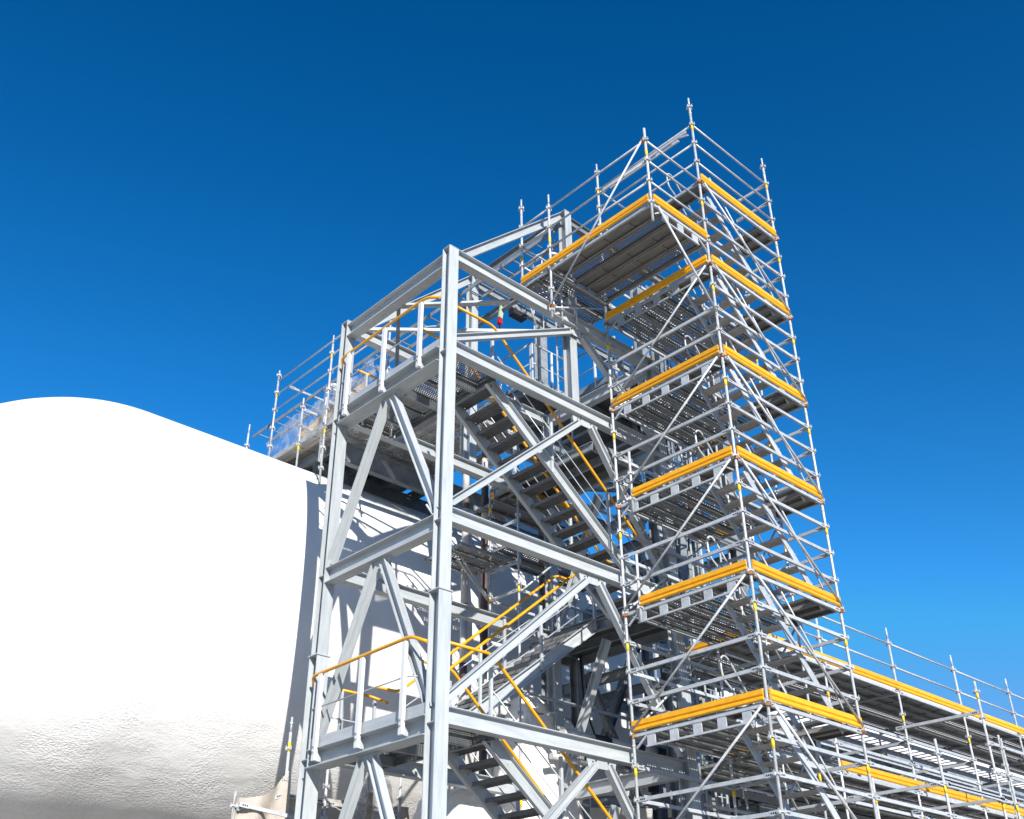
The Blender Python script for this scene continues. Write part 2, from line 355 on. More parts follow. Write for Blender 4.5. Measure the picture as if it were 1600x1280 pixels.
# ================================================================== TANK
TX0, TY, TZ, TR = -5.8, 12.35, 3.05, 4.5
tk = thing('storage_tank', 'huge white foam-coated horizontal tank with a rounded end behind the steel stair tower', 'tank', (2, TY, GZ))
vs, fs = [], []; NA = 128; prof = []
for i in range(41):
    a = math.pi / 2 * i / 40; prof.append((TX0 - TR * math.cos(a), TR * math.sin(a)))
x = TX0
while x < 34: x += .7; prof.append((x, TR))
for i in range(1, 13): a = math.pi / 2 * i / 12; prof.append((34.7 + TR * .5 * math.sin(a), TR * math.cos(a)))
for (x, r) in prof:
    for j in range(NA):
        a = 2 * math.pi * j / NA; r_ = max(r, .001)
        n_ = noise.noise(Vector((x * .45, math.cos(a) * 2.0, math.sin(a) * 2.0)))
        low = max(0, -math.sin(a) - .1)
        n2 = noise.noise(Vector((x * 1.5, math.cos(a) * 6, math.sin(a) * 6 + 9)))
        ca, sa = math.cos(a), math.sin(a)
        if sa < 0:   # fuller, squarer belly
            q = (abs(ca) ** 2.5 + abs(sa) ** 2.5) ** (-1 / 2.5); ca *= q; sa *= q
        rr = r_ + (n_ * .015 + low * n2 * .035) * min(1, r_ / 2)
        vs.append((x - TX0, rr * ca, rr * sa * (.97 if sa < 0 else 1)))
n = len(prof)
for i in range(n - 1):
    for j in range(NA): fs.append((i * NA + j, i * NA + (j + 1) % NA, (i + 1) * NA + (j + 1) % NA, (i + 1) * NA + j))
me = bpy.data.meshes.new('m'); me.from_pydata(vs, [], fs); me.materials.append(M_TANK)
for p in me.polygons: p.use_smooth = True
me.update(); link('tank_shell', me, Matrix.Translation((TX0, TY, TZ)), tk)
for x in (3, 10, 17, 24, 31): box((x, TY, (GZ + TZ - TR * .8) / 2), (.8, 6.0, TZ - TR * .8 - GZ), M_STEEL2, 'saddle', tk)

# ================================================================== STEEL STAIR TOWER
PX, PY, QY, RX, VX = -3.9, 2.70, 5.76, 1.51, -.766
Z = [-3.40, -.32, 2.68, 5.73, 7.68]
st = thing('stair_tower', 'tall grey steel stair tower with I-section columns, K-braces and yellow handrails', 'stair tower', (PX, PY, GZ))
for (x, y) in ((PX, PY), (PX, QY), (RX, PY), (RX, QY)):
    zs = 1.45 if y == PY and x == PX else 1.2
    c = ibeam((x, y, zs), (x, y, Z[4] + .10), .19, .21, M_STEEL, 'column', st, (0, 1, 0))
    c2 = ibeam((x, y, GZ), (x, y, zs - .02), .225, .235, M_STEEL, 'column', st, (0, 1, 0))
    box((x, y, zs - .01), (.27, .26, .02), M_STEEL, 'splice_plate', c)
    box((x, y, Z[4] + .105), (.2, .2, .01), M_STEEL, 'cap_plate', c)
    for zz in Z[:4]:
        for s in (-1, 1): box((x + s * .055, y, zz + s * .0 - .12), (.09, .17, .012), M_STEEL, 'stiffener', c if zz > 1.5 else c2)
def gusset(pts, n, parent, t=.012, m_=M_STEEL):
    """flat plate from a 2D outline given as 3D points, thickness along n"""
    P = [V(p) for p in pts]; n = V(n).normalized(); o0 = P[0]; k = len(P)
    v = [p - o0 - n * t / 2 for p in P] + [p - o0 + n * t / 2 for p in P]
    f = [tuple(range(k))[::-1], tuple(range(k, 2 * k))] + [(i, (i + 1) % k, k + (i + 1) % k, k + i) for i in range(k)]
    me = bpy.data.meshes.new('m'); me.from_pydata([tuple(q) for q in v], [], f); me.materials.append(m_)
    bm = bmesh.new(); bm.from_mesh(me); bmesh.ops.recalc_face_normals(bm, faces=bm.faces[:]); bm.to_mesh(me); bm.free()
    return link('gusset_plate', me, Matrix.Translation(o0), parent)
BH, BB = .24, .17
for i, z in enumerate(Z):
    b = ibeam((PX + .105, PY, z), (RX - .105, PY, z), BH, BB, M_STEEL, 'beam', st, (0, 0, 1))
    zz = z - .14
    ibeam((PX, PY + .105, zz), (PX, QY - .105, zz), BH + .03, (.30 if i in (1, 3) else .20), M_STEEL, 'beam', st, (0, 0, 1))
    ibeam((PX + .105, QY, z), (RX - .105, QY, z), BH, BB, M_STEEL, 'beam', st, (0, 0, 1))
    ibeam((RX, PY + .105, z), (RX, QY - .105, z), BH, BB, M_STEEL, 'beam', st, (0, 0, 1))
    # K-braces under each beam on the long face (apex hangs from the beam) and inverted V on the short face
    mx = -.62 if i < 4 else -.75
    if i > 0:
        zl = Z[i - 1]
        zf = z - BH / 2
        g_ = gusset([(mx - .34, PY, zf - .002), (mx + .34, PY, zf - .002), (mx + .30, PY, zf - .16), (mx - .30, PY, zf - .16)], (0, 1, 0), st)
        ibeam((PX + .13, PY, zl + BH / 2 + .10), (mx - .16, PY, zf - .12), .125, .11, M_STEEL, 'brace', st, (0, 0, 1))
        ibeam((mx + .16, PY, zf - .12), (RX - .12, PY, zl + BH / 2 + .10), .125, .11, M_STEEL, 'brace', st, (0, 0, 1))
        for s in (-1, 1):
            for q in (0, 1): tube((mx + s * (.14 + .07 * q), PY - .03, zf - .05 - .03 * q), (mx + s * (.14 + .07 * q), PY + .03, zf - .05 - .03 * q), .012, M_DARK, 'bolt', g_)
    if 0 < i < 4:
        zl = Z[i - 1] - .14; my = (PY + QY) / 2; zf = zz - BH / 2 - .015
        gusset([(PX, my - .28, zf - .002), (PX, my + .28, zf - .002), (PX, my + .2, zf - .15), (PX, my - .2, zf - .15)], (1, 0, 0), st)
        ibeam((PX, my + .11, zf - .08), (PX, QY - .12, zl + BH / 2 + .10), .14, .13, M_STEEL, 'brace', st, (0, 1, .0))
        ibeam((PX, my - .11, zf - .08), (PX, PY + .12, zl + BH / 2 + .10), .14, .13, M_STEEL, 'brace', st, (0, 1, .0))
        # same bracing on the far face
        ibeam((RX, my + .11, zf - .08), (RX, QY - .12, zl + BH / 2 + .10), .14, .13, M_STEEL, 'brace', st, (0, 1, .0))
# roof bracing in plan
bar((PX + .1, PY + 1.6, 7.52), (-2.75, QY - .1, 6.1), .07, .07, M_STEEL2, 'roof_brace', st)
bar((PX + .1, PY + 1.75, 7.55), (-2.3, PY + .2, 7.55), .12, .05, M_STEEL, 'roof_brace', st)
bar((PX + .1, QY - .2, 7.6), (VX, PY + .2, 7.6), .07, .07, M_STEEL, 'roof_brace', st)
# monorail masts with raking beams
MZ = 10.57
for y, yc in ((2.86, PY), (QY, QY)):
    c = ibeam((VX, y, 5.85), (VX, y, MZ), .2, .18, M_STEEL, 'mast', st, (0, 1, 0)); box((VX, y, MZ + .006), (.19, .21, .012), M_STEEL, 'cap_plate', c)
    ibeam((PX + .12, y if y > 4 else 2.76, Z[4] - .02), (VX - .11, y, MZ - .14), .17, .12, M_STEEL, 'raking_beam', st, (0, 0, 1))
    c = ibeam((VX + .09, y, MZ - .16), (2.6 if y < 4 else 4.6, y, MZ - .16), .2, .12, M_STEEL2, 'runway_beam', st, (0, 0, 1))
ibeam((VX, 2.97, MZ - .14), (VX, QY - .11, MZ - .14), .22, .13, M_STEEL2, 'beam', st, (0, 0, 1))
ibeam((VX + .9, 2.9, MZ - .4), (VX + .9, 7.2, MZ - .4), .16, .1, M_STEEL2, 'beam', st, (0, 0, 1))
ibeam((4.5, QY, MZ - .3), (4.5, QY, 8.6), .16, .16, M_STEEL2, 'mast', st, (0, 1, 0)); ibeam((2.5, 2.86, MZ - .3), (2.5, 2.86, 9.0), .14, .14, M_STEEL2, 'mast', st, (0, 1, 0))
# landings on the P-Q side
for zf in (Z[1], Z[3]):
    for k, y in enumerate((3.3, 4.2, 5.1)):
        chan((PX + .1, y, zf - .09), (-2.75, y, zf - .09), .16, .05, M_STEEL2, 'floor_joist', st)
    for k in range(6):
        y0 = PY + .1 + k * .49
        plank((PX + .12, y0 + .245, zf + .03), (-2.72, y0 + .245, zf + .03), .48, 1, M_PLANK, st, 'floor_panel')
    chan((-2.72, PY + .12, zf - .06), (-2.72, QY - .12, zf - .06), .2, .07, M_STEEL2, 'edge_channel', st)
    x = PX - .03
    # guard rail: flat posts, yellow top rail, thin knee rail, toe plate
    xr = PX - .155
    for y in (5.42, 4.32, 3.28):
        p = bar((xr, y, zf - .20), (xr, y, zf + 1.12), .09, .055, M_WHITEP, 'rail_post', st, (1, 0, 0))
        gusset([(xr + .03, y, zf - .20), (xr + .03, y, zf + .02), (xr + .12, y, zf - .16), (xr + .12, y, zf - .20)], (0, 1, 0), p)
        for q in (-.08, -.0): tube((xr - .05, y, zf + q), (xr - .03, y, zf + q), .014, M_STEEL2, 'bolt', p, 6)
    path_tube([(xr + .1, QY - .02, zf + 1.0), (xr, QY - .1, zf + 1.14), (xr, 3.15, zf + 1.17), (xr + .04, PY + .12, zf + 1.02)], .027, M_YELLOW, 'handrail', st)
    path_tube([(xr + .04, QY - .1, zf + .62), (xr + .04, 3.25, zf + .62), (xr + .3, PY + .2, zf + .6)], .012, M_TUBE, 'knee_rail', st)
    bar((xr + .06, QY - .1, zf + .09), (xr + .06, PY + .1, zf + .09), .008, .16, M_STEEL, 'toe_plate', st)
    # rail on the Q side, seen through
    path_tube([(PX + .2, QY - .12, zf + 1.02), (-2.9, QY - .12, zf + 1.02), (-2.75, QY - .3, zf + .92), (-2.75, 5.4, zf + .9)], .024, M_YELLOW, 'handrail', st)
    for x_ in (-3.5, -2.85): bar((x_, QY - .13, zf - .1), (x_, QY - .13, zf + 1.0), .06, .04, M_STEEL, 'rail_post', st, (1, 0, 0))
    path_tube([(PX + .2, QY - .13, zf + .55), (-2.8, QY - .13, zf + .55)], .012, M_TUBE, 'knee_rail', st)
# intermediate landings on the R side
for zf in (Z[0] + .0, Z[2] - .05, Z[3] + .02):
    if zf > Z[3]: x0, x1 = .3, 1.4
    else: x0, x1 = 1.28, 2.66
    box(((x0 + x1) / 2, 4.75, zf), (x1 - x0, 2.9, .012), M_FLOOR, 'floor_plate', st)
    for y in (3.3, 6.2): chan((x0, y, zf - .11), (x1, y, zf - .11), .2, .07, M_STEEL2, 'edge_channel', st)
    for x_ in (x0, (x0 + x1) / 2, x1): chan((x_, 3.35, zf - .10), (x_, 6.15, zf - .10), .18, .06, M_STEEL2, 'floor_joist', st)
ibeam((2.3, 5.9, GZ), (2.3, 5.9, Z[2] - .26), .22, .2, M_STEEL2, 'column', st, (0, 1, 0)); ibeam((2.6, 3.4, GZ), (2.6, 3.4, Z[2] - .26), .16, .16, M_STEEL2, 'column', st, (0, 1, 0))
# stair flights: x, z at top and bottom, y range
def tread_mesh(w):
    me = bpy.data.meshes.new('m'); v, f = [], []
    def bx(x0, x1, y0, y1, z0, z1):
        n = len(v); v.extend([(x, y, z) for x in (x0, x1) for y in (y0, y1) for z in (z0, z1)])
        f.extend([tuple(n + q for q in k) for k in ((0, 1, 3, 2), (4, 6, 7, 5), (0, 4, 5, 1), (2, 3, 7, 6), (0, 2, 6, 4), (1, 5, 7, 3))])
    bx(-.13, .13, 0, w, -.006, .006); bx(-.13, -.118, 0, w, -.055, -.006); bx(.118, .13, 0, w, -.055, -.006)
    for q in (-.06, 0, .06): bx(q - .006, q + .006, 0, w, -.03, -.006)
    me.from_pydata(v, [], f); me.materials.append(M_GRATE); me.update(); return me
TM = tread_mesh(.86)
def flight(xt, zt, xb, zb, y0, y1, n, lit=True, rails=(True, True)):
    d = V(xb - xt, 0, zb - zt); L = d.length; u = d.normalized(); nrm = Vector((-u.z, 0, u.x)); nrm = nrm if nrm.z > 0 else -nrm
    for y, s in ((y0, 1), (y1, -1)):
        q = chan((xt, y, zt - .06), (xb, y, zb - .06), .22, .075, M_STEEL, 'stringer', st, None, -s if (xb > xt) else s)
        for k in range(1, 9): tube((xt + d.x * k / 9, y - .012, zt - .06 + d.z * k / 9), (xt + d.x * k / 9, y + .012, zt - .06 + d.z * k / 9), .012, M_STEEL2, 'bolt', q, 6)
    for k in range(n):
        t = (k + .5) / n; link('stair_tread', TM, Matrix.Translation((xt + d.x * t, y0 + .012, zt + d.z * t)), st)
    for y, on in ((y0 - .04, rails[0]), (y1 + .04, rails[1])):
        if not on: continue
        s = 1 if xb > xt else -1
        path_tube([(xt - s * .75, y, zt + 1.36 - .2), (xt + s * .1, y, zt + 1.36 - .2), (xb - s * .1, y, zb + 1.02), (xb + s * .35, y, zb + 1.02)], .026, M_YELLOW, 'handrail', st)
        for k in (.02, .38, .74):
            p = V(xt + d.x * k, y, zt + d.z * k); bar(p + V(0, 0, -.16), p + V(0, 0, 1.02), .05, .05, M_STEEL, 'rail_post', st, (1, 0, 0))
        for q in (.34, .66): tube((xt + s * .05, y, zt + q), (xb - s * .05, y, zb + q), .011, M_TUBE, 'knee_rail', st, 6)
flight(-2.74, Z[3] - .0, 1.24, Z[2] + .0, 3.02, 3.90, 15)
flight(1.24, Z[2] - .05, -2.74, Z[1] + .05, 4.35, 5.23, 15)
flight(-2.74, Z[1] - .0, 1.24, Z[0] + .05, 3.02, 3.90, 15)

# lifting sling and hook
hk = thing('lifting_hook', 'red hook block hanging on a pale green sling inside the top of the steel tower', 'hook', (.05, QY, 9.6))
bar((.14, QY, 10.25), (.07, QY, 9.86), .05, .11, M_SLING, 'sling', hk, (1, 0, 0))
box((.06, QY, 9.75), (.11, .09, .17), M_RED, 'hook_block', hk, bev=.02)
path_tube([(.06, QY, 9.68), (.06, QY, 9.56), (.14, QY, 9.50), (.17, QY, 9.60)], .016, M_RED, 'hook', hk, bend=.04)
tr = thing('hoist_trolley', 'black hoist trolley running under the high steel runway beam', 'trolley', (.62, QY, 10.2))
box((.62, QY, 10.2), (.42, .2, .17), M_BLACK, 'trolley_frame', tr, bev=.02)
for s in (-.14, .14): tube((.62 + s, QY - .13, 10.32), (.62 + s, QY + .13, 10.32), .05, M_STEEL2, 'wheel', tr, 10)

# ================================================================== SCAFFOLD TOWER
AX, BY, HX = 2.52, 2.555, -1.584
sc = thing('scaffold_tower', 'tallest tube scaffold, a stair tower with orange toe boards at every lift', 'scaffold', (0, 0, GZ))
standard(0, 0, GZ, 12.25, sc); standard(AX, 0, GZ, 12.25, sc); standard(0, BY, GZ, 12.25, sc); standard(AX, BY, GZ, 10.3, sc)
standard(AX, .86, GZ, 10.1, sc, r=.022)
PART = {1: 2.2, 2: 2.2}
for k in range(-1, 6):
    z = 2 * k
    # A face (y=0)
    ledger((0, 0, z - .03), (AX, 0, z - .03), sc)
    for q in (.5, 1.0, 1.5): ledger((0, 0, z + q), (AX, 0, z + q), sc, k == 5)
    toe((0.03, -.025, z + .02), (AX - .03, -.025, z + .02), (0, -1, 0), sc)
    tube((.06, -.07, z - .05), (AX - .05, -.07, z - 1.95), .021, M_TUBE, 'diagonal_brace', sc)
    # B face (x=0)
    for q in (.5, 1.0) + ((1.5,) if k == 5 else ()): ledger((0, 0, z + q), (0, BY, z + q), sc, k == 5)
    if k < 5:
        Lb = PART.get(k, BY)
        truss((0, 0.02, z - .03), (0, BY - .02, z - .03), sc)
        toe((-.025, .03, z + .02), (-.025, Lb - .03, z + .02), (-1, 0, 0), sc)
        tube((-.06, .06, z - .05), (-.06, BY - .05, z - 1.95), .019, M_TUBE, 'diagonal_brace', sc)
        if k in PART: standard(-.03, Lb, z - .25, z + .95, sc, zr=z, spigot=False, band0=9)
    else:
        ledger((0, 0, z - .03), (0, BY, z - .03), sc)
        truss((0, .1, 11.42), (0, BY - .1, 11.42), sc, d=.1)
    # back and far side faces
    for q in (0, .5, 1.0):
        if k < 5: ledger((0, BY, z + q), (AX, BY, z + q), sc)
    for q in (0, .5, 1.0, 1.5):
        ledger((AX, 0, z + q), (AX, BY if k < 5 else .86, z + q), sc)
    if k < 5:
        ledger((0, BY, z + 1.5), (AX, BY, z + 1.5), sc); tube((AX - .06, BY + .05, z - .05), (.06, BY + .05, z - 1.95), .021, M_TUBE, 'diagonal_brace', sc)
        tube((AX + .05, .9, z - .05), (AX + .05, BY - .06, z - 1.95), .021, M_TUBE, 'diagonal_brace', sc)
        for q in (.5, 1.0): tube((.4, .90, z + q), (AX - .75, .90, z + q), .017, M_TUBE, 'landing_rail', sc, 6)
    toe((AX, BY - .75, z + .02), (AX, BY - .03, z + .02), (1, 0, 0), sc)
    if k == 4: toe((AX, .03, z + 2.02), (AX, .7, z + 2.02), (-1, 0, 0), sc)
    for (x, y) in ((0, 0), (AX, 0), (0, BY)): clamp(x - .01, y - .02, z - .04, sc)
    # decks
    if k < 5:
        deck(.02, AX - .02, .93, BY - .08, z + .02, 'x', (2, 2, 2, 2, 2), M_PLANK, sc)
    plank((.19, .04, z + .02), (.19, .86, z + .02), .31, 0, M_ALU, sc)
    for x_ in (2.06, 2.36): plank((x_, .04, z + .02), (x_, .86, z + .02), .285, 0, M_ALU, sc)
    ledger((.02, .88, z - .02), (AX, .88, z - .02), sc)
    # boxed bracket under the far landing
    q = box((AX - .32, .72, z - .13), (.5, .03, .17), M_LEDGER, 'bracket', sc)
    box((AX - .32, .70, z - .13), (.14, .03, .10), M_DARK, 'bracket_opening', q)
    # stair flight going down from this level towards the far corner
    if k > -1:
        xt, xb, zt, zb = .36, 2.16, z, z - 2
        for y in (.10, .80): bar((xt, y, zt - .10), (xb, y, zb - .06), .022, .13, M_LEDGER, 'stair_stringer', sc)
        for j in range(1, 10):
            t = j / 9.6; bar((xt + (xb - xt) * t, .11, zt + (zb - zt) * t), (xt + (xb - xt) * t, .79, zt + (zb - zt) * t), .20, .035, M_TREAD, 'stair_tread', sc)
        # hooped inner guard and straight outer rails
        path_tube([(xb - .12, .84, zb + .95), (xt - .05, .84, zt + .95), (xt - .22, .84, zt + .88), (xt - .2, .84, zt + .55), (xt + .02, .84, zt + .42), (xb - .1, .84, zb + .42)], .017, M_TUBE, 'stair_guard', sc, bend=.18)
        for t in (.3, .62): tube((xt + (xb - xt) * t, .84, zt - 2 * t - .05), (xt + (xb - xt) * t, .84, zt - 2 * t + .93), .015, M_TUBE, 'guard_post', sc, 6)
        path_tube([(xt + .1, .06, zt + .42), (xb - .15, .06, zb + .55), (xb + .05, .06, zb + .25), (xb + .05, .06, zb + .03)], .015, M_TUBE, 'stair_guard', sc, bend=.15)
for z in (11.5, 10.5):
    tube((0, BY, z), (.85, BY, z), .021, M_TUBE, 'ledger', sc)
# cantilevered top platform towards the camera
zc = 8.5
standard(HX, 0, 8.08, 10.30, sc, zr=8.5, spigot=False, band0=1.6)
standard(HX, BY - .04, 7.35, 10.36, sc, zr=7.5, band0=1.1); standard(HX, 3.3, 8.25, 10.75, sc, zr=8.5, band0=1.1)
for q in (.5, 1.0, 1.5):
    ledger((HX, 0, zc + q), (0, 0, zc + q), sc, True)
    ledger((HX, 0, zc + q), (HX, BY, zc + q), sc, True); ledger((HX, BY, zc + q), (HX, 3.3, zc + q), sc, True)
    if q < 1.5: ledger((HX, 3.3, zc + q), (-.3, 3.3, zc + q), sc, True)
toe((HX + .03, -.025, zc + .02), (-.04, -.025, zc + .02), (0, -1, 0), sc)
toe((HX - .025, .03, zc + .02), (HX - .025, 3.28, zc + .02), (-1, 0, 0), sc)
truss((HX + .02, 0, zc - .03), (-.03, 0, zc - .03), sc, n=3); ledger((HX, 0.02, zc - .03), (HX, BY, zc - .03), sc); ledger((HX, BY, zc - .03), (HX, 3.3, zc - .03), sc)
ledger((HX, BY - .04, zc - .05), (0, BY - .04, zc - .05), sc); ledger((HX, 3.3, zc - .05), (.3, 3.3, zc - .05), sc)
ledger((0, 0, zc - .03), (0, BY, zc - .03), sc)
deck(HX + .03, -.03, .03, BY - .07, zc + .02, 'y', (0, 1, 0, 0, 1), M_ALU, sc)
for y in (2.71, 3.10): plank((HX + .04, y, zc - .02), (.30, y, zc - .02), .34, 2, M_ALU, sc)
tube((HX + .12, -.05, zc - .05), (-.05, -.05, 6.85), .021, M_TUBE, 'diagonal_brace', sc)
tube((HX - .06, .05, zc + 1.47), (HX - .06, BY - .1, 7.62), .019, M_TUBE, 'diagonal_brace', sc)
tube((HX + .3, 3.25, 7.7), (HX, 3.25, zc), .019, M_TUBE, 'diagonal_brace', sc); tube((HX, BY, 7.6), (-.1, BY, 8.3), .019, M_TUBE, 'diagonal_brace', sc); tube((HX + .55, 2.8, 7.45), (HX + .2, 2.8, 8.4), .019, M_TUBE, 'diagonal_brace', sc)
clamp(HX, BY - .05, 7.6, sc); clamp(HX - .03, .03, 9.98, sc)
for x_ in (-1.2, -.8): tube((x_, 2.62, 7.5), (x_, 2.62, 8.4), .018, M_TUBE, 'diagonal_brace', sc, 6)
#BODY2
# ================================================================== RIGHT-HAND WALKWAY SCAFFOLD
wk = thing('walkway_scaffold', 'long low walkway scaffold with orange toe boards running to the right edge', 'scaffold', (5, 2, GZ))
WY0, WY1 = 1.88, 3.85
WX = [4.95, 7.74, 10.6, 13.4, 16.2, 19.0, 21.8]
for x in WX:
    standard(x, WY0, GZ, 3.35, wk, zr=-3); standard(x, WY1 + .15, GZ, 1.9, wk, zr=-3, spigot=False)
    for z in (1.95, -.05, -2.05): ledger((x, WY0, z), (x, WY1 + .15, z), wk)
    for z in (.95, -1.05): ledger((x, WY0, z), (x, WY1 + .15, z), wk)
xs = [2.66] + WX
for a, b in zip(xs[:-1], xs[1:]):
    for z in (3.0, 2.5): ledger((a, WY0, z), (b, WY0, z), wk, True)
    ledger((a, WY0, 1.96), (b, WY0, 1.96), wk); ledger((a, WY1 + .15, 1.90), (b, WY1 + .15, 1.90), wk)
    toe((a, WY0 - .03, 2.01), (b, WY0 - .03, 2.01), (0, -1, 0), wk)
    deck(a + .01, b - .01, WY0 + .05, WY1, 2.01, 'x', (0, 0, 0, 2, 0, 2) if a < 9 else (0, 2, 0, 2, 0, 2), M_PLANK, wk)
    if a < 16:
        if a > 2.7 and a < 13:
            toe((a, WY0 - .03, .02), (b, WY0 - .03, .02), (0, -1, 0), wk)
        ledger((a, WY0, -.04), (b, WY0, -.04), wk)
        for z in (.5, 1.0): ledger((a, WY0, z), (b, WY0, z), wk) if a > 2.7 and a < 9 else None
        deck(a + .01, b - .01, WY0 + .05, WY1, .01, 'x', (0, 2, 0, 2, 2, 0), M_PLANK, wk)
        for y_, z_ in ((WY1 + .15, .5), (WY1 + .15, 1.0), (WY0, -.5), (WY1, -.5), (WY0, -1.5)): ledger((a, y_, z_), (b, y_, z_), wk)
        ledger((a, WY0, -1.0), (b, WY0, -1.0), wk)
toe((2.66, 1.9, 2.01), (2.66, WY1, 2.01), (-1, 0, 0), wk)
# nearer, lower outrigger bays in front of the walkway
nr = thing('outrigger_scaffold', 'low scaffold bays nearest the bottom right corner, in front of the long walkway', 'scaffold', (5, 0, GZ))
for (x, y, zt) in ((4.98, 0, .25), (7.70, 0, .68), (7.24, .05, 1.70), (10.3, .05, .9), (9.2, .65, 1.1), (4.98, 1.3, -.2), (12.8, .05, .9)):
    standard(x, y, GZ, zt, nr, zr=-3, spigot=False)
ledger((AX, 0, -.5), (4.98, 0, -.5), nr); ledger((AX, 0, -1.0), (4.98, 0, -1.0), nr); ledger((4.98, 0, -1.0), (7.24, 0, -1.0), nr)
ledger((4.98, .05, -.48), (4.98, 1.88, -.48), nr); ledger((7.24, 0, -.46), (7.24, 1.85, -.46), nr); ledger((4.98, 0, -.47), (7.24, 0, -.47), nr)
ledger((7.24, .05, 1.12), (7.24, 1.85, 1.12), nr); ledger((7.24, .05, .55), (10.3, .05, .55), nr); ledger((7.24, .05, 0), (12.8, .05, 0), nr); ledger((10.3, .05, -.48), (7.24, .05, -.48), nr)
ledger((4.98, 0, -.5), (7.24, 0, -.5), nr)
deck(5.0, 7.2, .1, 1.8, -1.42, 'x', (2, 0, 2, 0, 2), M_PLANK, nr); deck(7.26, 10.28, .1, 1.8, -1.0, 'x', (0, 2, 0, 2, 0), M_PLANK, nr)
truss((AX + .05, .02, -1.95), (4.98, .02, -1.95), nr)

# ================================================================== MIDDLE SCAFFOLD between steel tower and tank
ms = thing('infill_scaffold', 'small scaffold bays with an orange toe board squeezed between the steel stairs and tank', 'scaffold', (.4, 6.3, GZ))
IX, IY0, IY1 = .60, 5.96, 6.80
for (x, y, zt) in ((.42, IY1 - .35, 7.0), (.42, IY0 - .36, 7.3), (2.9, IY1 - .35, 6.8), (3.6, IY0 - .3, 6.2)):
    standard(x, y, GZ, zt, ms, zr=-3)
y0, y1 = IY0 - .36, IY1 - .35
for z in (5.9, 4.9, 4.0, 3.4, 2.0, 0.6): ledger((.42, y0, z), (.42, y1, z), ms)
for z in (5.9, 4.45, 3.4, 1.4): ledger((.42, y1, z), (2.9, y1, z), ms); ledger((.42, y0, z), (3.6, y0, z), ms)
toe((.42, y0 + .1, 5.65), (2.9, y0 + .1, 5.65), (0, -1, 0), ms); toe((.44, y0, 5.65), (.44, y1, 5.65), (-1, 0, 0), ms)
deck(.44, 2.88, y0, y1 + .6, 5.6, 'x', (2, 2, 0, 2), M_PLANK, ms); deck(.44, 3.5, y0, y1 + .3, 4.5, 'x', (2, 2, 2), M_PLANK, ms); deck(-.9, .4, y0 + .2, y1 + .5, 4.1, 'x', (2, 2, 2), M_PLANK, ms)
tube((.42, y1, 3.4), (-1.3, y1, 5.0), .022, M_TUBE, 'diagonal_brace', ms); tube((.36, y1, 3.4), (-1.24, y1, 4.7), .022, M_TUBE, 'diagonal_brace', ms)
tube((.42, y0 - .05, 3.35), (1.6, y0 - .1, 4.4), .022, M_TUBE, 'diagonal_brace', ms); clamp(.42, y1, 3.38, ms)

# ================================================================== TANK-TOP SCAFFOLD DECK
ts = thing('tank_top_scaffold', 'scaffold deck wrapped in clear plastic on the tank top, left of the steel tower', 'scaffold', (-2.2, 9, 7))
deck(-2.15, 1.25, 6.6, 9.2, 7.72, 'y', (0, 0, 0, 2, 0, 0, 0, 2, 0, 0), M_ALU_LIT, ts); deck(-2.15, 1.25, 9.22, 11.8, 7.72, 'y', (0, 0, 2, 0, 0, 0, 0, 0, 2, 0), M_ALU_LIT, ts)
for y in (6.6, 9.2, 11.75): ledger((-2.2, y, 7.62), (1.3, y, 7.62), ts); 
for x in (-2.2, -.5, 1.3): ledger((x, 6.6, 7.55), (x, 9.2, 7.55), ts); ledger((x, 9.2, 7.55), (x, 11.75, 7.55), ts)
for (x, y, zt) in ((-2.2, 11.42, 10.15), (-2.2, 9.05, 10.0), (-2.2, 6.8, 9.6), (-2.2, 10.1, 8.75), (-2.2, 12.6, 9.1), (-1.5, 11.3, 9.0), (1.3, 6.6, 8.7), (1.3, 9.2, 8.9), (1.3, 11.75, 9.0), (-.3, 6.6, 8.6)):
    d2 = TR * TR - (y - TY) ** 2; zb = TZ + math.sqrt(max(d2, 0)) - .05 if d2 > 0 else 5
    if y < 8: zb = 6.3
    standard(x, y, zb, zt, ts, rstep=.5)
for z in (9.85, 9.45, 9.0):
    tube((-2.2, 11.42, z), (-2.2, 6.7, z), .021, M_TUBE, 'ledger', ts)
for z in (8.45, 8.0): ledger((-2.2, 10.1, z), (-.9, 10.1, z), ts); ledger((-2.2, 9.05, z + .2), (-.9, 9.05, z + .2), ts)
ledger((-2.2, 10.9, 9.45), (-.6, 10.9, 9.45), ts)
toe((-1.1, 9.4, 7.78), (-1.1, 11.4, 7.78), (-1, 0, 0), ts)
for (x, y, zt) in ((-1.9, 9.6, 8.9), (-1.35, 7.7, 8.6)):   # white swan-neck vents
    vt = thing('swan_neck_vent', 'white swan-neck vent pipe standing on the tank top ' + ('by the cable ladder' if y > 9 else 'under the steel landing'), 'pipe', (x, y, 7))
    path_tube([(x, y, 7.0), (x, y, zt), (x + .02, y - .32, zt), (x + .02, y - .32, zt - .25)], .055, M_WHITEP, 'vent_pipe', vt, bend=.14, sides=10)
    tube((x, y, 7.9), (x, y, 7.95), .085, M_STEEL2, 'flange', vt, 10)
def cable_ladder(name, label, p0, p1, side, w, step, m_=M_STEEL2, hh=.1):
    t = thing(name, label, 'cable ladder', tuple(p0))
    p0, p1, s = V(p0), V(p1), V(side).normalized() * w; L = (p1 - p0).length; u = (p1 - p0) / L
    bar(p0, p1, .02, hh, m_, 'side_rail', t); bar(p0 + s, p1 + s, .02, hh, m_, 'side_rail', t)
    n = int(L / step)
    for i in range(n):
        q = p0 + u * (i + .5) * step; bar(q, q + s, .03, .02, m_, 'rung', t)
    return t
